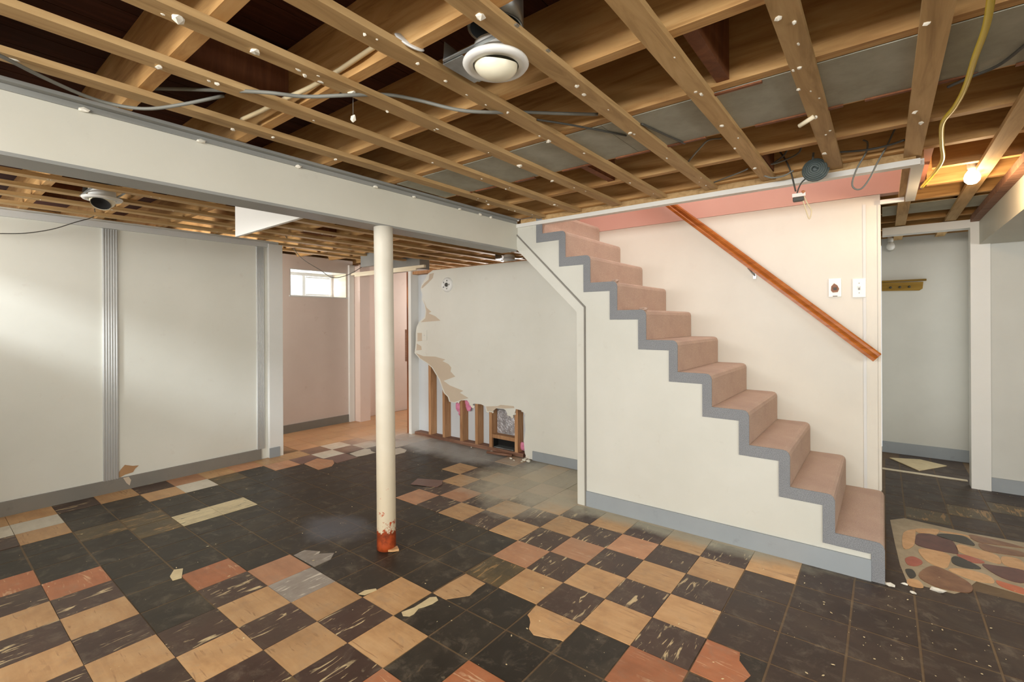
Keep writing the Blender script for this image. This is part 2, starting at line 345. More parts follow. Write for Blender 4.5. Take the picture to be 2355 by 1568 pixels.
for j, row in ROWS.items():
    for k, code in enumerate(row):
        i = -17+k; y1 = (j+1)*T
        if code == 'b' and i >= 1: code = 'r'
        if i >= -4 and j >= 5: continue
        if i >= -4 and i <= 2 and j == 4:
            a0, a1 = i*T+.0012, (i+1)*T-.0012
            box('tile' if code not in 'bor' else 'adhesive_square', a0, min(a1, .74), j*T+.0012, .938, 0, .003 if code not in 'bor' else .0012, MN[code], floor); continue
        put_tile(i, j, code)
for i in range(-21, -17):                    # alcove beyond the panelled wall
    for j in range(2, 13):
        if j < 7 or i < -17: put_tile2(i, j, 'q' if (i+j) % 3 else 'c', 0)
for j in range(8, 14):                       # right of the stairs, towards the hall
    for i in range(4, 10): put_tile2(i, j, 'r' if (i*7+j*3) % 5 else 'o', 0)
for j in range(-3, 4):
    for i in range(6, 11): put_tile2(i, j, 'r', 0)
for j in range(5, 16): box('adhesive_square', .812, 4*T-.005, j*T+.005, (j+1)*T-.005, 0, .0012, 'tile_brownblack', floor)
for j in range(14, 18):
    for i in range(4, 6): put_tile2(i, j, 'r', 0)

# flagstone-pattern vinyl beside the bottom step
grout = prism('vinyl_sheet', [atz(x, y, 0) for x, y in ((2047,1196),(2080,1192),(2140,1206),(2230,1226),(2320,1242),(2400,1256),(2480,1270),(2480,1404),(2400,1382),(2300,1353),(2246,1337),(2218,1360),(2195,1366),(2130,1350),(2085,1336),(2070,1300),(2058,1250))], (0, 0, .002), 'stone_grout', floor)
def rounded(P):
    n = len(P); out = []
    for i in range(n):
        p0, p1, p2, p3 = P[i-1], P[i], P[(i+1) % n], P[(i+2) % n]
        for k in range(4):
            t = k/4; out.append(.5*((2*p1)+(p2-p0)*t+(2*p0-5*p1+4*p2-p3)*t*t+(3*p1-p0-3*p2+p3)*t**3))
    return out
ST = [('maroon',[(1085,380),(1110,340),(1210,345),(1330,378),(1400,410),(1440,490),(1400,505),(1110,440)]),('black',[(1270,360),(1310,340),(1480,360),(1560,410),(1570,440),(1450,415)]),
 ('tan',[(1440,430),(1600,470),(1760,520),(1790,590),(1640,550),(1450,490)]),('red',[(1430,520),(1480,515),(1590,545),(1660,580),(1560,580)]),('black',[(1385,545),(1430,530),(1560,585),(1630,632),(1500,625),(1400,590)]),
 ('tan',[(1110,470),(1250,480),(1370,520),(1370,580),(1330,625),(1180,570)]),('tan',[(1360,640),(1500,635),(1690,690),(1735,750),(1560,725)]),('brown',[(1615,420),(1760,450),(1960,490),(1987,530),(1750,500),(1640,470)]),
 ('maroon',[(1640,600),(1740,605),(1990,650),(1990,750),(1800,705)]),('orange',[(1755,730),(1850,755),(1990,800),(1990,845),(1800,780)]),('red',[(1000,550),(1060,530),(1130,560),(1140,590),(1080,610),(1020,595)]),
 ('brown',[(1110,690),(1210,610),(1330,640),(1520,740),(1560,810),(1490,830),(1250,780)]),('black',[(1000,640),(1060,640),(1090,690),(1040,710)]),('tan',[(1020,720),(1110,730),(1150,790),(1030,770)]),
 ('tan',[(1090,300),(1270,305),(1260,345),(1200,335),(1110,330)]),('tan',[(1290,315),(1500,350),(1540,380),(1480,352),(1330,332)]),('tan',[(1810,530),(1960,560),(1990,640),(1820,595)]),('tan',[(985,335),(1075,305),(1085,345),(1070,440),(985,460)]),
 ('brown',[(1530,350),(1700,380),(1900,430),(1990,460),(1790,437),(1600,408)])]
for mname, l in ST:
    P = px(1805, 1134, 3.6127, l); c = sum(P, Vector())/len(P)
    prism('flagstone', [Vector((p.x, p.y, .002)) for p in rounded(P)], (0, 0, .0022), 'stone_'+mname, floor)

# ------------------------------------------------------------------ walls
ZC = 2.08                                   # underside of strapping
wall_left = struct(box('wall_left', -4.0, -3.9, -2.5, .265, 0, 2.1, 'panel_white'))
ledger = struct(box('trim_1', -3.9, -3.875, -2.5, .25, 2.035, 2.08, 'trim_cool'))
def flutes(n, y0, y1):
    o = struct(box('trim_%d' % n, -3.9, -3.888, y0, y1, 0.10, 2.032, 'trim_cool'))
    w = (y1-y0)/6
    for k in range(6):
        tube('flute', [(-3.888, y0+(k+.5)*w, .101), (-3.888, y0+(k+.5)*w, 2.03)], w*.40, 'trim_cool', o, 0, 10)
flutes(2, -1.084, -.990); flutes(3, .050, .118)
struct(box('trim_4', -3.9, -3.86, .150, .285, 0, 2.07, 'trim_white', bevel=.004))
struct(box('baseboard_left', -3.9, -3.884, -2.5, .085, .002, .102, 'taupe_shade'))  # darker than the stair baseboard, shade is in the colour
struct(box('baseboard_corner', -3.86, -3.85, .148, .245, .004, .098, 'grey_base'))
struct(prism('trim_5', [(-3.8992, y, z) for y, z in ((-1.005,.115),(-.975,.165),(-.95,.195),(-.90,.175),(-.862,.17),(-.885,.15),(-.90,.125),(-.95,.118),(-.98,.104))], (.003, 0, 0), 'torn_brown'))
struct(prism('trim_6', [(-3.8835, y, z) for y, z in ((-.965,.1),(-.93,.1),(-.915,.07),(-.925,.03),(-.945,.055))], (.003, 0, 0), 'paper'))

X1, X2, WX = -4.75, -5.2, -5.08              # alcove wall with a deep window recess
wy0, wy1, wz0, wz1 = .81, 1.57, 1.632, 1.955
wall_alcove = struct(boxes('wall_alcove', [(X2, X1, -.86, wy0, 0, 2.12), (X2, X1, wy1, 1.66, 0, 2.12), (X2, X1, wy0, wy1, 0, wz0), (X2, X1, wy0, wy1, wz1, 2.12)], 'alcove_pink'))
struct(boxes('wall_alcove_end', [(-4.75, -4.0, -.86, -.8, 0, 1.38), (-4.75, -4.0, -.86, -.8, 1.92, 2.12), (-4.75, -4.70, -.86, -.8, 1.38, 1.92), (-4.07, -4.0, -.86, -.8, 1.38, 1.92)], 'alcove_pink'))
struct(box('wall_column', -5.2, -4.6, 1.665, 1.82, 0, 2.05, 'far_pink'))
struct(box('wall_far', -5.2, -4.85, 1.82, 4.1, 0, 2.1, 'far_pink'))
struct(boxes('wall_passage_end', [(-5.2, -4.72, 3.98, 4.06, 0, 2.1), (-3.58, .70, 3.98, 4.06, 0, 2.1), (-4.72, -3.58, 3.98, 4.06, 0, 1.45), (-4.72, -3.58, 3.98, 4.06, 1.98, 2.1)], 'far_pink'))
struct(box('trim_7', -4.75, -4.715, 1.585, 1.66, 0, 2.06, 'trim_white', bevel=.003))
struct(box('baseboard_alcove', -4.75, -4.735, -.8, 1.583, .002, .10, 'taupe_shade'))  # shade is in the colour here too
win = struct(boxes('window_1', [(WX-.05, WX, wy0+.002, wy1-.002, wz0+.002, wz0+.03), (WX-.05, WX, wy0+.002, wy1-.002, wz1-.045, wz1-.002), (WX-.05, WX, wy0+.002, wy0+.03, wz0+.03, wz1-.045), (WX-.05, WX, wy1-.03, wy1-.002, wz0+.03, wz1-.045), (WX-.05, WX, 1.14, 1.18, wz0+.03, wz1-.045)], 'pvc'))
box('sash', WX-.012, WX+.004, 1.185, 1.535, wz0+.032, wz0+.05, 'pvc', win); box('sash', WX-.012, WX+.004, 1.185, 1.535, wz1-.068, wz1-.05, 'pvc', win)
box('pane', WX-.03, WX-.026, wy0+.03, 1.14, wz0+.03, wz1-.045, 'glass', win); box('pane', WX-.03, WX-.026, 1.18, wy1-.03, wz0+.03, wz1-.045, 'glass', win)
box('sill', -5.03, -4.735, wy0-.01, wy1+.008, wz0-.012, wz0+.001, 'trim_cool', win)
box('head_lining', -5.03, -4.752, wy0+.002, wy1-.002, wz1-.01, wz1-.001, 'trim_white', win)
box('side_lining', -5.03, -4.752, wy1-.012, wy1-.002, wz0+.002, wz1-.012, 'strip_wood', win)
box('side_lining', -5.03, -4.752, wy0+.002, wy0+.012, wz0+.002, wz1-.012, 'trim_white', win)

# demolished partition: plasterboard torn away from studs
YP = 1.64
def cp(l, Y=YP): return [aty(900+x/3.266, 600+y/3.266, Y) for x, y in l]
edge = [(318,88),(282,96),(235,180),(225,208),(240,250),(235,290),(255,330),(262,372),(255,420),(212,460),(195,500),(190,540),(190,600),(185,660),(180,690),(215,730),(270,765),(310,800),(340,850),(365,890),(385,950),(400,990),(430,1020),(440,1055),(480,1065),(510,1060),(530,1045),(575,1045),(590,1065),(608,1085),(625,1070),(680,1075),(710,1090),(720,1130),(760,1135),(790,1105),(850,1110),(865,1120),(880,1155),(905,1170),(930,1150),(940,1110),(980,1120),(1015,1150),(1005,1180),(1015,1260),(1000,1350),(1008,1440)]
P = cp(edge); P = [Vector((p.x, YP, p.z)) for p in P]
P[0].z = 1.885; P[1].z = min(P[1].z, 1.87)
out = P + [Vector((-1.875, YP, .005)), Vector((-.98, YP, .005)), Vector((-.98, YP, 1.40)), Vector((-1.40, YP, 1.885))]
wall_part = struct(prism('wall_partition', out, (0, -.0125, 0), 'wall_white'))
def paper(l): 
    q = cp(l, YP-.0125); return prism('torn_paper', [Vector((p.x, YP-.0127, p.z)) for p in q], (0, -.0012, 0), 'paper', wall_part)
for l in ([(320,90),(310,130),(270,170),(235,203),(226,205),(232,186),(250,165),(280,140),(287,98)],[(242,292),(265,350),(300,382),(280,392),(330,415),(370,448),(222,460),(256,430),(263,380),(254,330)],
          [(196,540),(230,540),(232,600),(196,604)],[(192,620),(225,640),(228,668),(188,672)],[(184,692),(240,715),(330,718),(405,740),(385,752),(430,775),(450,800),(445,830),(480,868),(392,900),(440,935),(540,975),(515,990),(580,1030),(530,1043),(472,1060),(442,1053),(432,1020),(402,990),(387,950),(367,890),(342,850),(312,800),(272,765),(217,730)],
          [(712,1092),(800,1090),(820,1080),(920,1090),(925,1105),(850,1108),(790,1103),(760,1130),(722,1128)]): paper(l)
struct(box('wall_partition_back', -3.575, -1.47, 1.735, 1.75, 0, 1.9, 'back_panel'))
framing = struct(box('wall_partition_plate', -3.50, -1.93, 1.645, 1.733, 0, .036, 'plate_wood'))
for x in (-3.262, -3.036, -2.770, -2.551, -2.358, -2.030):
    box('stud', x, x+.038, 1.643, 1.733, .036, 1.86 if x < -3 else 1.80, 'stud_wood', framing)
box('cross_block', -2.319, -2.031, 1.645, 1.72, .135, .172, 'stud_wood', framing)
box('top_plate', -3.57, -1.5, 1.645, 1.733, 1.862, 1.898, 'stud_wood', framing)
fo = box('foil_sheet', -2.316, -2.034, 1.722, 1.732, .175, .50, 'foil', framing)
boxes('duct_boot', [(-2.316, -2.034, 1.728, 1.733, .036, .134), (-2.316, -2.034, 1.66, 1.728, .036, .040), (-2.316, -2.31, 1.66, 1.728, .04, .134)], 'black_void', framing)  # boot coloured near-black, darkness of the hole put into the colour
box('duct_lip', -2.30, -2.05, 1.648, 1.728, .041, .05, 'galvanised', framing)
for k, (x, z, r) in enumerate(((-2.83, .40, .055), (-2.80, .34, .045), (-2.70, .46, .05), (-2.69, .40, .04), (-1.97, .09, .035))):
    lump('insulation', (x, 1.70, z), r, 'insulation_pink', framing, (1, .5, 1.25), 2, .18, k)
for k, (x, y, r) in enumerate([(600,1082,9),(612,1095,10),(588,1075,6),(722,1132,8),(760,1135,7),(880,1150,10),(905,1165,11),(928,1148,8),(985,1125,9),(1010,1150,10),(1004,1180,7),(1012,1250,7),(1030,1495,14),(1018,1470,9),(505,1062,6)]):
    p = cp([(x, y)], YP-.006)[0]; lump('gypsum_crumb', (p.x, YP-.004, max(p.z, .02)), r/3.266*(p-CAM).length/F*1.5, 'plaster', wall_part, (1, .5, 1), 1, .35, k)
struct(box('trim_8', -3.578, -3.53, 1.62, 1.735, 0, 1.9, 'trim_white'))
struct(box('trim_9', -3.63, -3.58, 1.64, 1.76, 0, 1.9, 'jamb_wood'))
struct(box('trim_23', -3.70, -3.632, 1.67, 1.74, .84, 1.22, 'plate_wood'))
o = struct(box('baseboard_partition', -1.80, -.93, 1.615, 1.627, .002, .088, 'grey_base'))
struct(boxes('trim_10', [(-4.70, -3.28, 1.60, 1.63, 1.925, 1.955), (-4.60, -3.40, 1.585, 1.60, 1.900, 1.925)], 'strip_wood'))

# stair front wall and its trim
RISE, RUN, YS, YB = .1962, .2025, .95, 1.868
zig = []
for k in range(10):
    zig += [(.751-RUN*k, .137+RISE*k), (.751-RUN*(k+1), .137+RISE*k)]
poly = [(-.89, 0), (.751, 0)] + zig + [(.751-RUN*10, 2.04), (-1.456, 2.04), (-1.456, 1.885), (-.89, 1.385)]
struct(prism('wall_stair_front', [(x, YS, z) for x, z in poly], (0, .05, 0), 'stair_white'))
struct(prism('trim_11', [(x, YS-.009, z) for x, z in ((-.922,0),(-.862,0),(-.862,1.405),(-1.456,1.975),(-1.456,1.868),(-.922,1.372))], (0, .0085, 0), 'stair_white'))
struct(prism('trim_12', [(x, YS-.013, z) for x, z in ((-.862,0),(-.854,0),(-.854,1.408),(-1.456,1.986),(-1.456,1.976),(-.862,1.402))], (0, .0125, 0), 'taupe_shade'))  # narrow dark strip painted as the shadow line of the trim edge
struct(prism('wall_stair_underside', [(-.92, 1.0, 1.36), (-.90, 1.0, 1.38), (-1.46, 1.0, 1.88), (-1.48, 1.0, 1.86)], (0, .62, 0), 'wall_white'))
struct(box('wall_stair_return', -.92, -.89, 1.0, 1.62, 0, 1.36, 'wall_white'))
struct(box('baseboard_stair', -.852, .752, YS-.012, YS-.0005, .002, .108, 'grey_base'))
struct(box('wall_stair_back', -1.5, .79, YB, YB+.09, 0, 2.115, 'stairwall_cream'))
struct(box('trim_13', .700, .716, YB-.004, YB-.0005, .20, 2.06, 'trim_cool'))
struct(box('trim_14', .778, .793, YB-.006, YB-.0005, .205, 2.06, 'stairwall_cream'))
struct(box('wall_stairwell_back', -2.6, .93, YB, YB+.09, 2.117, 3.7, 'stairwell_pink'))
struct(box('wall_stairwell_right', .935, 1.0, .99, YB+.09, 2.13, 3.7, 'stairwell_shaded'))  # shaded side of the stairwell, shade painted into the wall colour
struct(box('wall_stairwell_front', -2.6, .93, .90, .985, 2.40, 3.7, 'stairwell_pink'))
# header trim round the stair opening
hd = struct(box('trim_15', -1.46, .945, .935, .985, 2.038, 2.066, 'trim_white'))
struct(box('trim_16', .915, .962, .99, YB-.002, 2.046, 2.076, 'trim_white'))
struct(box('trim_17', .79, .91, YB-.03, YB-.007, 2.045, 2.072, 'trim_white'))
struct(box('wall_opening_side', .93, .96, .99, YB+.09, 2.078, 2.36, 'strap_wood'))
struct(box('wall_opening_front', -1.42, .93, .945, .985, 2.068, 2.36, 'strap_wood'))

# right side: doorway, hall, soffit
YD = 3.05
struct(boxes('door_1', [(1.335, 1.445, YD, YD+.11, 0, 2.08), (.80, 1.335, YD, YD+.11, 2.012, 2.075)], 'trim_white'))
struct(box('wall_right', 1.447, 3.4, YD+.02, YD+.10, 0, 2.1, 'hall_grey'))
struct(box('baseboard_right', 1.447, 3.4, YD+.008, YD+.0195, .002, .105, 'grey_base'))
struct(box('wall_hall_left', .70, .788, YB+.092, 4.0, 0, 2.1, 'hall_grey'))
struct(box('wall_hall_back', .79, 1.6, 3.95, 4.03, 0, 2.105, 'hall_grey'))
struct(boxes('wall_hall_right', [(1.46, 1.55, YD+.12, 3.32, 0, 2.1), (1.46, 1.55, 3.84, 3.949, 0, 2.1), (1.46, 1.55, 3.32, 3.84, 1.98, 2.1)], 'hall_grey'))
struct(box('baseboard_hall', .79, 1.458, 3.936, 3.9495, .002, .11, 'grey_base'))
struct(box('trim_18', .792, 1.334, 3.24, 3.275, 0.0015, .008, 'strip_wood'))
struct(box('ceiling_soffit_right', 1.385, 3.4, -4.5, YD+.018, 1.878, 2.125, 'soffit_white'))
struct(box('trim_24', 1.335, 1.384, .3, YD-.002, 2.055, 2.1, 'plate_wood'))
struct(box('wall_east', 3.4, 3.46, -.2, 3.1, 0, 2.36, 'wall_white'))
struct(boxes('wall_east_window_side', [(3.4, 3.46, -4.6, -.2, 0, 1.12), (3.4, 3.46, -4.6, -.2, 2.0, 2.4), (3.4, 3.46, -4.6, -3.0, 1.12, 2.0)], 'wall_white'))
struct(boxes('wall_rear', [(-2.3, -2.2, -4.56, -4.5, 0, 2.4), (2.4, 3.4, -4.56, -4.5, 0, 2.4), (-2.2, 2.4, -4.56, -4.5, 2.05, 2.4), (-2.2, 2.4, -4.56, -4.5, 0, 1.56), (-2.36, -2.3, -4.56, -2.56, 0, 2.4)], 'wall_white'))

struct(boxes('wall_added_jog', [(-4.0, -3.75, -2.56, -2.5, 0, 2.4), (-2.45, -2.3, -2.56, -2.5, 0, 2.4), (-3.75, -2.45, -2.56, -2.5, 2.02, 2.4), (-3.75, -2.45, -2.56, -2.5, 0, 1.68)], 'wall_white'))  # unseen jog added so its opening shapes the light band on wall_left
# ------------------------------------------------------------------ ceiling
JB, JT = 2.102, 2.335
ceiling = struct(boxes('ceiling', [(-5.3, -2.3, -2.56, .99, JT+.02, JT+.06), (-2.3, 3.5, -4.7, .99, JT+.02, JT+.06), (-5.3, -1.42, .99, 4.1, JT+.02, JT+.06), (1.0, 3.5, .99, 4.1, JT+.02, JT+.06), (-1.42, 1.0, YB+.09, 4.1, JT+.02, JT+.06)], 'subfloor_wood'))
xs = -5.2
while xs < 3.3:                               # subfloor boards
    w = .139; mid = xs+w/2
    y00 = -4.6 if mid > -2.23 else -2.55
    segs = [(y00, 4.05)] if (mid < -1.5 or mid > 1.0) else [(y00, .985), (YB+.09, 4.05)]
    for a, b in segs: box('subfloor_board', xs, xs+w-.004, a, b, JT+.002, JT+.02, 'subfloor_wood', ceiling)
    xs += w
for a in ((-5.27, -5.21, -2.5, 4.1), (-5.2, 3.4, 4.08, 4.13), (-5.2, -4.0, -2.56, -2.5)): box('rim_joist', *a, 2.06 if a[2] > 4 else 2.13, JT+.019, 'joist_wood', ceiling, base=False)
JY = [-.31+.406*k for k in range(-10, 11)]
for y in JY:
    if .94 < y < 1.9:
        segs = [(-5.2, -1.5), (1.01, 3.35)]
    else: segs = [(-5.2 if y > -2.5 else -2.28, 3.35)]
    if abs(y-.908) < .02: y = .895; 
    for a, b in segs: box('joist', a, b, y, y+.04, JB, JT, 'joist_wood', ceiling, base=False)
straps = []
for k in range(-16, 9):
    xc = .612+.3045*k
    if xc < -4.9 or xc > 3.2: continue
    if -1.62 < xc < -1.40: continue
    yl = [(-4.45, .94)] if -1.5 < xc < .8 else ([(-4.45, 3.94)] if xc > -1.5 else ([(-4.45, 3.9)]))
    if xc < -1.5: yl = [(-4.45 if xc > -2.2 else -2.48, 3.9)]
    if -1.5 < xc < .8: yl.append((YB+.1, 3.9))
    for a, b in yl:
        o = box('strapping', xc-.033, xc+.033, a, b, ZC, JB-.001, 'strap_wood', ceiling, base=False)
        straps.append((xc, a, b, o))
pan = [(-1.40, -.1), (-.098, 1.2), (1.202, 2.6)]
for a, b in ((.80, 1.36),): box('duct_panel', a, b, 2.24, 2.62, JB-.0035, JB-.0008, 'duct_panel', ceiling)
for a, b in pan: box('duct_panel', a, b, -.268, .118, JB-.0035, JB-.0008, 'duct_panel', ceiling)
for y, x0, x1 in ((.112, -1.3, 1.3), (-.27, .28, .55)):
    x = x0
    while x < x1:
        L = random.uniform(.12, .3); box('splinter', x, min(x+L, x1), y, y+random.uniform(.012, .022), JB-.010, JB-.004, 'block_wood', ceiling); x += L+random.uniform(.02, .2)
for x, k in ((.36, -1), (.30, 2), (-1.0, -3), (-.45, 1), (.75, -3), (-2.2, -2), (-2.9, -1), (-3.4, -3), (-2.4, 0), (-3.3, 1), (-2.0, 1)):
    y = -.31+.406*k; box('blocking', x, x+.04, y+.041, y+.405, JB+.01, JT-.01, 'block_wood', ceiling)
for k in range(-5, 4):                        # cross bridging on the far side of the soffit
    y = -.31+.406*k
    for sgn in (0, 1):
        a, b = (JB+.015, JT-.03) if sgn else (JT-.03, JB+.015)
        prism('bridging', [(-2.62+.05*sgn, y+.042, a), (-2.62+.05*sgn, y+.404, b), (-2.62+.05*sgn, y+.404, b+.03), (-2.62+.05*sgn, y+.042, a+.03)], (.035, 0, 0), 'joist_wood', ceiling)
# plaster crumbs, staples and nail heads left on the strapping
crumbs = [(410,42,14),(588,118,12),(700,172,6),(810,213,13),(500,192,7),(365,152,7),(1105,36,14),(1025,185,6),(1168,258,5),(1262,323,8),(1325,197,6),(1343,216,7),(1195,380,9),(1270,415,6),(1450,305,6),(1612,215,5),(1660,288,6),(1735,386,5),(1838,155,6),(1832,205,5),(1875,268,6),(1896,352,6),(2105,256,5),(2117,281,6),(2132,52,6),(937,70,6),(838,78,5),(960,145,5),(1275,470,5),(1120,470,4),(590,263,7),(628,315,5),(770,366,5),(470,255,6),(530,300,5),(1480,495,4),(1600,210,4),(1790,40,8),(1826,50,7),(1560,430,5),(1690,340,4),(1100,300,4),(890,255,5)]
for n, (x, y, r) in enumerate(crumbs):
    p = atz(x, y, ZC); d = (p-CAM).length; best = min(straps, key=lambda s: abs(s[0]-p.x)+(0 if s[1] < p.y < s[2] else 5))
    if abs(best[0]-p.x) > .06: continue
    lump('plaster_crumb', (min(max(p.x, best[0]-.03), best[0]+.03), p.y, ZC-.002), r*d/F*.75, 'plaster', best[3], (1, 1, .7), 1, .4, n)
rnd = random.Random(3)
for xc, a, b, o in straps:
    if xc < -4 or b > 1.5 and xc > -1.5: continue
    for k in range(9):
        y = rnd.uniform(max(a, -2.2), min(b, 1.4)); r = rnd.uniform(.002, .0055)
        lump('staple', (xc+rnd.uniform(-.026, .026), y, ZC-.001), r, 'plaster', o, (1, rnd.uniform(1, 2.5), .7), 1, .3, k)

# soffit boxing in the beam, with a galvanised edge
sof = struct(boxes('ceiling_soffit', [(-1.585, -1.456, -4.5, .949, 1.866, 2.087)], 'soffit_white'))
struct(box('trim_19', -1.588, -1.42, -4.5, .93, 2.087, 2.0995, 'grey_metal'))
struct(box('trim_20', -1.4555, -1.45, -4.5, .93, 2.066, 2.0865, 'grey_metal'))
struct(box('trim_21', -1.4555, -1.452, -4.5, .948, 1.862, 1.885, 'soffit_white'))
struct(box('trim_22', -1.60, -1.45, -4.5, .93, 1.853, 1.8655, 'grey_metal'))
for y in (-1.62, -1.25, -.83, -.38, -.1, .3, .5, .62): lump('plaster_crumb', (-1.447, y, 2.066), .011, 'plaster', sof, (.8, 1.4, .8), 1, .4)

# ------------------------------------------------------------------ staircase
stairs = tag(empty('staircase', (.25, 1.41, 0)), 'tan carpeted staircase with grey edging climbing left along the cream wall', 'staircase')
for k in range(12):
    xr = .805-RUN*k; z0 = max(0, RISE*(k-1)+.2) if k else .0; z1 = .2+RISE*k; xb = xr-RUN
    prof = [(xr-.052, z0+.001), (xr, z0+.001), (xr, z1-.03), (xr-.006, z1-.012), (xr-.018, z1-.003), (xr-.034, z1), (xb+.0, z1), (xb+.0, z1-.058), (xr-.052, z1-.058)]
    o = prism('step', [(x, YS+.002, z) for x, z in prof], (0, YB-YS-.004, 0), 'carpet_tan', stairs)
    zl = .137+RISE*k; eb = [(xr-.053, z0-.06 if k else .002), (xr+.001, z0+.0 if k else .002), (xr+.001, z1-.03), (xr-.006, z1-.012), (xr-.018, z1-.002), (xr-.034, z1+.0008), (xb+.0005, z1+.0008), (xb+.0005, zl), (xr-.053, zl)]
    if k: eb[0] = (xr-.053, z0-.0625); eb[1] = (xr+.0004, z0-.0625)
    if k < 11: prism('carpet_binding', [(x, YS-.006, z) for x, z in eb], (0, .0075, 0), 'carpet_grey', o)
for k, n in ((6, 3), (7, 2)):
    for q in range(n): lump('carpet_tuft', (.805-RUN*k-.03-.03*q, YS+.03+.06*q, .2+RISE*k+.006), .016, 'carpet_tan', stairs, (1.5, 1.6, .7), 2, .4, q)

rail = tag(empty('handrail', (.78, 1.79, 1.05)), 'varnished wooden handrail sloping up the cream stair wall', 'handrail')
a, b = Vector((.772, 1.79, 1.062)), Vector((-1.25, 1.79, 2.87)); d = (b-a).normalized(); up2 = Vector((0, 1, 0)).cross(d)*-1
if up2.z < 0: up2 = -up2
prof = [(-.028,-.03),(.028,-.03),(.028,-.012),(.019,-.004),(.024,.012),(.022,.026),(.01,.034),(-.01,.034),(-.022,.026),(-.024,.012),(-.019,-.004),(-.028,-.012)]
prism('rail', [a + Vector((0, u, 0)) + up2*w for u, w in prof], b-a, 'rail_wood', rail)
for t in (.36, .80):
    p = a.lerp(b, t)
    br = tube('bracket', [p-up2*.03, p+Vector((.0, .03, -.055)), p+Vector((.01, .074, -.075))], .006, 'galvanised', rail)
    box('bracket_plate', p.x, p.x+.02, YB-.006, YB-.0005, p.z-.10, p.z-.05, 'galvanised', rail)

# ------------------------------------------------------------------ support post
post = tag(empty('support_post', (-1.457, -.31, 0)), 'cream painted steel support post with a rusty foot under the beam', 'post')
shaft = tube('shaft', [(-1.457, -.31, .004), (-1.457, -.31, .3), (-1.462, -.31, .9), (-1.472, -.31, 1.852)], .0535, 'post_paint', post, 10, 28)
prism('foot_flake', [(-1.43,-.35,.004),(-1.39,-.32,.004),(-1.37,-.29,.004),(-1.41,-.27,.004)], (0,0,.012), 'stone_tan', post)

# ------------------------------------------------------------------ ceiling lights
def recessed(loc, tilt, label, dark=False, can=True, yaw=0.0):
    r = tag(empty('recessed_light', loc), label, 'light fixture', 'recessed ceiling lights'); L = Vector(loc)
    lathe('trim_ring', [(.067, .0), (.070, -.006), (.092, -.004), (.098, .004), (.096, .010), (.067, .010)], L, 'lamp_white', r, 40)
    prof = [(0, -.042)] + [(.064*math.sin(t), -.042*math.cos(t)+.0) for t in [math.pi*.5*k/8 for k in range(1, 9)]] + [(.064, .01)]
    if dark: prof = [(.0, .0), (.045, -.01), (.05, -.038)] + [(.064*math.sin(t), -.042*math.cos(t)) for t in [math.pi*.5*k/8 for k in range(5, 9)]]
    e = lathe('eyeball', prof, L, 'lamp_cream', r, 32); e.rotation_euler = tilt
    if dark:
        q = lathe('baffle', [(0, -.012), (.046, -.036)], L, 'black_void', r, 24); q.rotation_euler = tilt
    if can:
        lathe('socket_cup', [(.066, .012), (.064, .06), (0.05, .07), (0, .07)], L, 'lamp_white', r, 32)
        c = lathe('housing', [(.0, .235), (.07, .235), (.082, .225), (.083, .11), (.075, .11)], L, 'galvanised', r, 32)
    for s in (-1, 1):
        box('hanger_bar', L.x-.14, L.x+.14, L.y+s*.075-.006, L.y+s*.075+.006, L.z+.028, L.z+.032, 'galvanised', r)
    p = prism('mounting_plate', [L+Vector((-.15,-.07,.024)), L+Vector((-.07,-.07,.024)), L+Vector((-.07,.07,.024)), L+Vector((-.15,.07,.024))], (0, 0, .002), 'galvanised', r)
    prism('bracket_flap', [L+Vector((-.15,-.07,.026)), L+Vector((-.15,.07,.026)), L+Vector((-.155,.05,.09)), L+Vector((-.155,-.06,.10))], (.002, 0, 0), 'galvanised', r)
    return r
recessed((-.095, -.94, 2.058), (.18, .28, 0), 'cream eyeball recessed light hanging between the joists over the near room')
recessed((-2.895, -1.28, 2.05), (-.3, -.55, 0), 'recessed light with dark open eyeball above the panelled left wall', True)
recessed((-2.56, 2.24, 2.0), (.2, .2, 0), 'white recessed light peeking over the top of the torn wall')
# loose trim ring seen edge-on above the strapping
p = atz(942, 97, 2.118); vd = (p-CAM).normalized()
o = tag(lathe('light_trim_ring', [(0, -.003), (.04, -.003), (.046, 0), (.04, .004), (0, .004)], p, 'lamp_white', None, 32, (vd.cross(Vector((0, 1, 0))).normalized()*.96+vd*.2).normalized()), 'loose white lamp trim ring resting on a ceiling strap', 'trim ring')

bl = tag(empty('light_bulb', (1.177, 1.46, 2.06)), 'glowing bare bulb in a ceiling socket near the hallway', 'light bulb')
lathe('bulb', [(0, -.045), (.018, -.041), (.031, -.026), (.034, -.008), (.028, .012), (.016, .03), (.013, .04)], (1.177, 1.46, 2.062), 'bulb_glow', bl, 24)
lathe('socket', [(.014, .036), (.02, .038), (.022, .075), (.052, .085), (.055, .105), (0, .105)], (1.177, 1.46, 2.062), 'lamp_white', bl, 24)
lp = bpy.data.lights.new('bulb_light', 'POINT'); lp.energy = 8; lp.color = (1, .70, .40); lp.shadow_soft_size = .03
lo = bpy.data.objects.new('bulb_light', lp); COL.objects.link(lo); lo.location = (1.177, 1.46, 1.985)
hb = tag(empty('hall_bulb', (.86, 3.8, 2.03)), 'unlit white bulb hanging in the dark hallway', 'light bulb')
lathe('bulb', [(0, -.05), (.02, -.045), (.033, -.028), (.035, -.01), (.028, .012), (.016, .03)], (.86, 3.8, 2.02), 'lamp_white', hb, 20)
lathe('socket', [(.016, .03), (.022, .034), (.022, .08), (0, .08)], (.86, 3.8, 2.02), 'lamp_white', hb, 20)

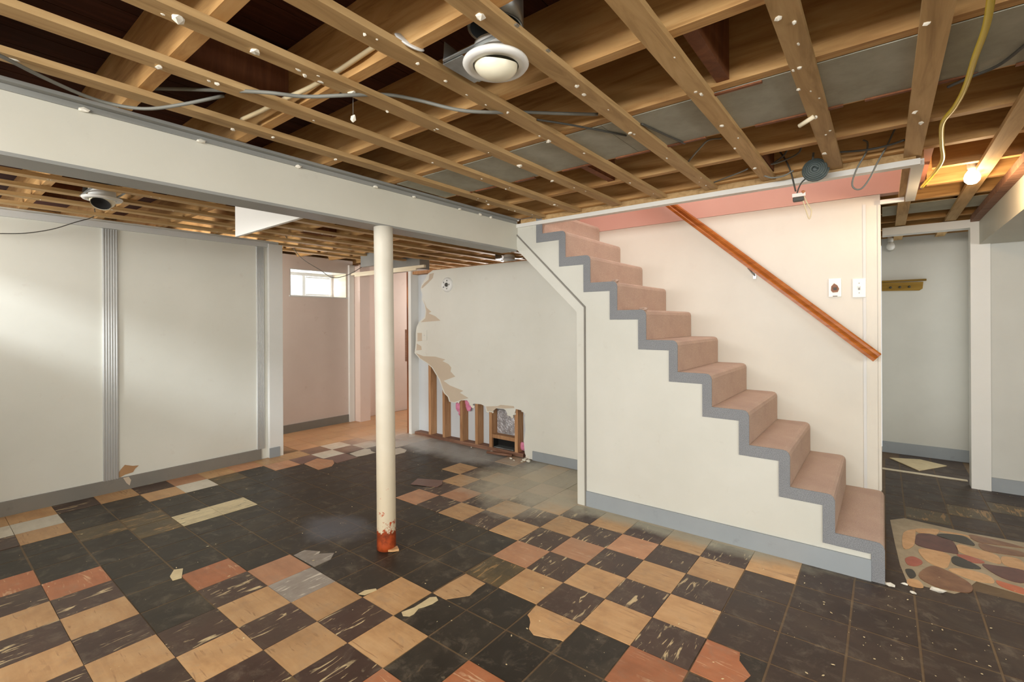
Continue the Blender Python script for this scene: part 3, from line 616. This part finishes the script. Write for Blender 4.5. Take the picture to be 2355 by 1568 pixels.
# ------------------------------------------------------------------ wall fittings
def plate(name, x0, x1, z0, z1, label, kind):
    r = tag(empty(name, ((x0+x1)/2, YB-.003, z0)), label, 'wall plate'); c = (x0+x1)/2; zc = (z0+z1)/2
    box('cover_plate', x0, x1, YB-.008, YB-.0006, z0, z1, 'plate_white', r, .0025)
    if kind == 'switch':
        box('toggle_slot', c-.006, c+.006, YB-.0092, YB-.0082, zc-.013, zc+.013, 'grey_metal', r)
        prism('toggle', [(c-.004, YB-.009, zc-.004), (c+.004, YB-.009, zc-.004), (c+.004, YB-.009, zc+.008), (c-.004, YB-.009, zc+.008)], (0, -.012, .006), 'plate_white', r)
        for dz in (-.032, .032): lathe('screw', [(0, .0015), (.0035, .001), (.0035, 0)], (c, YB-.008, zc+dz), 'galvanised', r, 10, (0, -1, 0))
    else:
        prism('scorched_outlet', [(c-.022, YB-.0085, zc-.018), (c-.012, YB-.0085, zc-.032), (c+.016, YB-.0085, zc-.03), (c+.024, YB-.0085, zc-.008), (c+.014, YB-.0085, zc+.016), (c-.004, YB-.0085, zc+.03), (c-.02, YB-.0085, zc+.01)], (0, -.003, 0), 'plate_wood', r)
        box('outlet_core', c-.008, c+.01, YB-.0145, YB-.0117, zc-.016, zc+.002, 'cable_dark', r)
        box('label_strip', c-.012, c+.014, YB-.0095, YB-.0082, z0+.003, z0+.009, 'cable_grey', r)
    return r
plate('light_switch', .643, .715, 1.452, 1.577, 'cream toggle light switch plate near the wall corner', 'switch')
plate('thermostat', .510, .583, 1.460, 1.585, 'white wall plate with a stained brown centre left of the light switch', 'old')
sd = tag(empty('smoke_detector', (-2.93, YP-.013, 1.71)), 'round white smoke detector base high on the torn wall', 'smoke detector')
lathe('base', [(0, .016), (.03, .018), (.038, .026), (.066, .024), (.078, .014), (.08, 0)], (-2.93, YP-.0126, 1.71), 'lamp_white', sd, 32, (0, -1, 0))
lathe('sensor', [(0, .032), (.018, .03), (.022, .017)], (-2.93, YP-.0126, 1.71), 'cable_dark', sd, 16, (0, -1, 0))
for k in range(5): lump('clip', (-2.93+.045*math.cos(k*1.25), YP-.039, 1.71+.045*math.sin(k*1.25)), .009, 'cable_grey', sd, (1, .4, 1), 1, .3, k)
op = tag(empty('outlet_cover', (-3.29, YP-.013, 1.11)), 'painted-over outlet plate at the torn edge of the partition', 'wall plate')
box('cover_plate', -3.345, -3.265, YP-.018, YP-.0141, 1.10, 1.215, 'wall_white', op, .0015); lathe('screw', [(0, .0015), (.004, .001), (.004, 0)], (-3.305, YP-.018, 1.157), 'galvanised', op, 10, (0, -1, 0))

# boards hanging beneath the ceiling
tag(prism('bulkhead_board', [(-1.61, -.705, 1.868), (-2.474, -.705, 1.858), (-2.474, -.705, 2.078), (-1.61, -.705, 2.078)], (0, .02, 0), 'board_white'), 'white board hanging crosswise below the soffit in the left ceiling', 'board')
tag(prism('board_offcut', [(-1.605, -.56, 1.90), (-1.72, -.56, 1.90), (-1.72, -.56, 2.078), (-1.605, -.56, 2.078)], (0, .02, 0), 'board_white'), 'short white board stub behind the soffit near the post', 'board')
cr = tag(empty('coat_rack', (.95, 3.93, 1.585)), 'yellow-brown wooden coat rack board on the hallway wall', 'coat rack')
prism('board', [(x, 3.949, z) for x, z in ((.792,1.590),(1.075,1.583),(1.098,1.60),(1.104,1.665),(.792,1.672))], (0, -.02, 0), 'shelf_wood', cr)
box('shelf', .792, 1.125, 3.90, 3.949, 1.673, 1.69, 'shelf_wood', cr)
for x in (.86, .93, 1.0): lathe('hook', [(.006, 0), (.006, .03), (.011, .035), (0, .045)], (x, 3.929, 1.62), 'cable_dark', cr, 10, (0, -1, 0))

# ductwork past the demolished wall
def pbox(name, a, b, Y, dy, mat, label, cat):
    p, q = aty(*a, Y), aty(*b, Y)
    return tag(box(name, min(p.x, q.x), max(p.x, q.x), Y, Y+dy, min(p.z, q.z), max(p.z, q.z), mat, None, .003), label, cat)
pbox('junction_box', (829, 584), (860, 610), 1.30, .06, 'grey_metal', 'grey metal box under the ceiling left of the post', 'junction box')
pbox('duct', (868, 601), (965, 618), 1.88, .16, 'grey_metal', 'flat grey duct under the ceiling behind the post', 'duct')

# ------------------------------------------------------------------ cables
def cable(name, pts, z, r, mat, label, group=None, n=8):
    P = []
    for q in pts:
        zz = z if len(q) == 2 else q[2]; P.append(atz(q[0], q[1], zz))
    o = tube(name, P, r, mat, None, n); return tag(o, label, 'cable', group)
def cabley(name, pts, Y, r, mat, label, n=8):
    o = tube(name, [aty(x, y, Y+ (rest[0] if rest else 0)) for x, y, *rest in pts], r, mat, None, n); return tag(o, label, 'cable')
cable('cable', [(-60,105,2.068),(0,128,2.068),(100,178,2.065),(200,222,2.062),(270,242,2.06),(340,250,2.055),(420,240,2.066),(515,220,2.11)], 2.06, .006, 'cable_grey', 'grey cable sagging along the top edge of the soffit')
cable('cable', [(330,203,2.12),(460,206,2.118),(605,212,2.068),(700,222,2.062),(800,219,2.065),(890,218,2.11),(960,230,2.112),(1050,252,2.07),(1120,258,2.066),(1200,258,2.11),(1290,261,2.11),(1375,263,2.11)], 2.06, .0065, 'cable_grey', 'pair of grey cables strung across the middle of the ceiling')
cable('cable', [(1235,275,2.095),(1300,285,2.094),(1370,298,2.094),(1440,312,2.094)], 2.09, .004, 'cable_dark', 'short dark wire against the grey duct panel')
cable('cable', [(1475,285,2.094),(1530,310,2.094),(1575,330,2.094)], 2.09, .004, 'cable_dark', 'short dark wire crossing the middle grey panel')
cable('cable', [(865,105,2.14),(820,135,2.13),(775,165,2.13),(715,200,2.12),(660,225,2.11),(600,255,2.11),(556,275,2.11)], 2.12, .008, 'cable_cream', 'cream cable running along a joist at upper left')
cable('cable', [(2282,-20),(2268,60),(2243,130),(2220,200),(2196,245),(2168,283),(2166,330),(2168,365),(2150,395),(2120,430)], 2.07, .0085, 'cable_yellow', 'yellow cable hanging down the right side of the ceiling')
cable('cable', [(2380,85,2.094),(2300,148,2.09),(2230,178,2.088),(2180,200,2.088)], 2.09, .005, 'cable_dark', 'thin dark cable at the upper right by the yellow cable')
cabley('cable', [(1700,295),(1760,292),(1810,300),(1838,325),(1838,350),(1800,370),(1765,378),(1740,365),(1732,330),(1735,300)], .80, .0045, 'cable_grey', 'grey cable looped round a strap above the stairs')
cabley('cable', [(1745,305),(1790,345),(1815,385),(1830,440)], .84, .004, 'cable_dark', 'dark wire dropping to the dangling socket from the left')
cabley('cable', [(1848,318),(1815,340),(1800,360),(1770,380),(1748,385),(1745,395),(1770,408),(1800,405),(1825,392)], .83, .0045, 'cable_grey', 'coiled grey cable end left of the round coil')
cabley('cable', [(2090,252),(2062,290),(2040,335),(2020,370),(2000,410),(1982,433),(1966,434),(1960,420),(1972,385),(1992,350),(1995,328),(1985,322)], .86, .004, 'cable_grey', 'thin wire loop hanging below the header trim')
cable('cable', [(1930,350,2.11),(1990,345,2.11),(2040,335,2.11),(2080,322,2.11)], 2.11, .005, 'cable_dark', 'dark cable lying behind the header at right')
cable('cable', [(1560,450,2.11),(1640,420,2.11),(1705,395,2.11),(1720,388,2.11)], 2.11, .004, 'cable_grey', 'thin grey wire inside the bay above the stairs')
cable('cable', [(1580,375,2.11),(1610,340,2.11),(1630,322,2.11),(1660,318,2.11)], 2.11, .004, 'cable_grey', 'short grey wire bent across a joist bay')
o = tube('cable', [atx(x, y, -3.80) for x, y in ((-40,537),(0,537),(60,536),(120,527),(170,512),(215,498))] + [Vector((-3.5, -1.2, 2.1))], .003, 'cable_dark', None); tag(o, 'thin dark wire drooping across the top of the left wall', 'cable')
o = tube('cable', [atx(x, y, -4.2) for x, y in ((655,540),(690,590),(735,620),(765,638),(800,632),(835,612),(866,592))], .004, 'cable_grey', None); tag(o, 'thin wire swagging in front of the alcove window', 'cable')
cc = tag(empty('cable_coil', (.53, .80, 2.06)), 'round coil of dark green cable hanging from a strap', 'cable coil')
ce = aty(1875, 391, .80)
pts = []
for k in range(90):
    t = k/89; a = t*2*math.pi*5; r = .014+.040*t; pts.append(ce+Vector((math.cos(a)*r, -.004-.032*(1-(r/.056)**2), math.sin(a)*r*1.0)))
tube('coil', pts, .008, 'coil_green', cc, 0, 8)
lathe('core', [(0, -.012), (.044, -.008), (.052, .002), (.04, .018), (.02, .029), (0, .032)], ce+Vector((0, .004, 0)), 'coil_green', cc, 24, (0, -1, 0))
tube('hanger_wire', [ce+Vector((-.01, 0, .05)), ce+Vector((-.008, .005, .09))], .005, 'cable_grey', cc)
ds = tag(empty('dangling_socket', (.457, .86, 1.94)), 'small wired socket dangling in front of the pink stairwell wall', 'socket')
q = aty(1838, 455, .86)
box('socket_body', q.x-.028, q.x+.022, q.y-.014, q.y+.014, q.z-.018, q.z+.004, 'cable_dark', ds, .003)
box('mounting_strap', q.x-.03, q.x+.03, q.y-.016, q.y-.0145, q.z+.004, q.z+.022, 'plate_white', ds); lump('terminal', (q.x+.02, q.y-.012, q.z+.024), .010, 'copper', ds, (1, 1, 1.3), 1, .3, 4)
tube('lead', [aty(x, y, .86) for x, y in ((1832,448),(1838,430),(1848,415),(1872,400))], .0035, 'cable_dark', ds)
tube('lead', [aty(x, y, .86) for x, y in ((1848,450),(1858,470),(1866,485),(1861,503),(1852,478),(1846,458))], .003, 'cable_cream', ds)
tag(tube('dowel', [atz(1838, 290, 2.06), atz(1872, 268, 2.074)], .0085, 'strip_wood', None, 0), 'short cream dowel sticking out of a strap above the stairs', 'dowel')
pc = atz(812, 271, 2.0); hc = tag(empty('plaster_chip', pc), 'plaster chip dangling on a thread below the ceiling', 'plaster')
lump('chip', pc, .012, 'plaster', hc, (.7, .7, 1.2), 1, .4, 5); tube('thread', [pc, Vector((pc.x, pc.y, JB+.01))], .0008, 'cable_grey', hc, 0, 5)

# ------------------------------------------------------------------ loose things on the floor
Q = px(850, 1000, 4.694, [(445,540),(520,480),(790,500),(780,545),(730,570)])
tag(prism('loose_tile', [Vector((p.x, p.y, .0045)) for p in Q], (0, 0, .004), 'tile_maroon'), 'broken brown floor tile lying loose right of the post', 'floor tile')
Q = px(1950, 1000, 3.921, [(375,212),(650,228),(890,285),(640,328)])
tag(prism('loose_tile', [Vector((p.x, p.y, .003)) for p in Q], (0, 0, .006), 'flake'), 'pale loose floor sheet on the hallway floor', 'floor tile')
Q = px(850, 1234, 4.694, [(345,820),(480,770),(560,720),(650,660),(720,655),(740,690),(680,730),(600,760),(530,780),(480,840),(430,865),(360,860)])
tag(prism('tile_fragment', [Vector((p.x, p.y, .0015)) for p in Q], (0, 0, .002), 'flake'), 'long cream flake on the black patch at front centre', 'tile fragment')
Q = px(400, 1234, 4.694, [(1990,630),(2060,590),(2180,570),(2190,585),(2060,640)])
tag(prism('tile_fragment', [Vector((p.x, p.y, .0036)) for p in Q], (0, 0, .002), 'flake'), 'small cream flake at the corner of a tan tile', 'tile fragment')
Q = px(2000-400, 1134, 1, [(0,0)])
Q = px(0, 1100, 3.35, [(1310,760),(1340,710),(1410,700),(1400,770),(1330,790)])
tag(prism('tile_fragment', [Vector((p.x, p.y, .0015)) for p in Q], (0, 0, .004), 'flake'), 'pale chip beside the orange tile at left', 'tile fragment')
deb = [(1148,1034,.012),(1138,1038,.010),(1093,1027,.008),(1175,1056,.012),(1182,1060,.009),(1205,1060,.016),(1215,1063,.018),(1222,1052,.014),(1200,1063,.010)]
for n, (x, y, r) in enumerate(deb):
    p = atz(x, y, .0); tag(lump('plaster_debris', (p.x, min(p.y, 1.60), r*.55+.003), r, 'plaster', None, (1.3, 1, .7), 1, .3, n), 'white plaster crumb on the floor by the opened studs', 'plaster', 'plaster crumbs along the demolished wall')
deb = [(2048,1348,.014),(2100,1365,.010),(2158,1362,.018),(2035,1342,.008),(2080,1345,.009)]
for n, (x, y, r) in enumerate(deb):
    p = atz(x, y, .0); tag(lump('rubble', (p.x, p.y, r*.45+.002), r, 'plaster', None, (1.5, 1, .6), 1, .3, n+20), 'pale rubble chip beside the bottom step', 'plaster', 'rubble chips by the bottom step')
p, q = atz(1120, 1040, .02), atz(1165, 1052, .02)
tag(tube('wood_scrap', [Vector((p.x, min(p.y,1.60), .022)), Vector((q.x, 1.575, .020))], .014, 'plate_wood', None, 0, 6), 'broken wood scrap lying at the foot of the studs', 'wood scrap')

# fine grit and paint specks strewn over the floor
rnd = random.Random(11); bm = bmesh.new()
for k in range(900):
    x = rnd.uniform(-3.8, 2.2); y = rnd.uniform(-1.9, 3.2)
    if (x < .86 and y > .92 and not (x < -.95 and y < 1.6)): continue
    if k % 4 == 0: x, y = rnd.uniform(.2, 1.9), rnd.uniform(-.6, .9)
    r = rnd.choice((.0008, .001, .0012, .0016, .0032)); a = rnd.uniform(0, 6.28); e = rnd.uniform(1, 2.4)
    pts = [Vector((x+math.cos(a)*math.cos(q)*r*e-math.sin(a)*math.sin(q)*r, y+math.sin(a)*math.cos(q)*r*e+math.cos(a)*math.sin(q)*r, .0036)) for q in (0, 1.4, 3.1, 4.4)]
    b = [bm.verts.new(p) for p in pts]; t = [bm.verts.new(p+Vector((0, 0, .0014))) for p in pts]
    bm.faces.new(t); bm.faces.new(b[::-1])
    for i in range(4): bm.faces.new((b[i], b[(i+1) % 4], t[(i+1) % 4], t[i]))
grit = obj('floor_grit', bm_mesh('floor_grit', bm, 'flake'), (0, 0, 0)); tag(grit, 'pale grit and paint specks strewn over the tiled floor', 'grit', None, 'stuff')
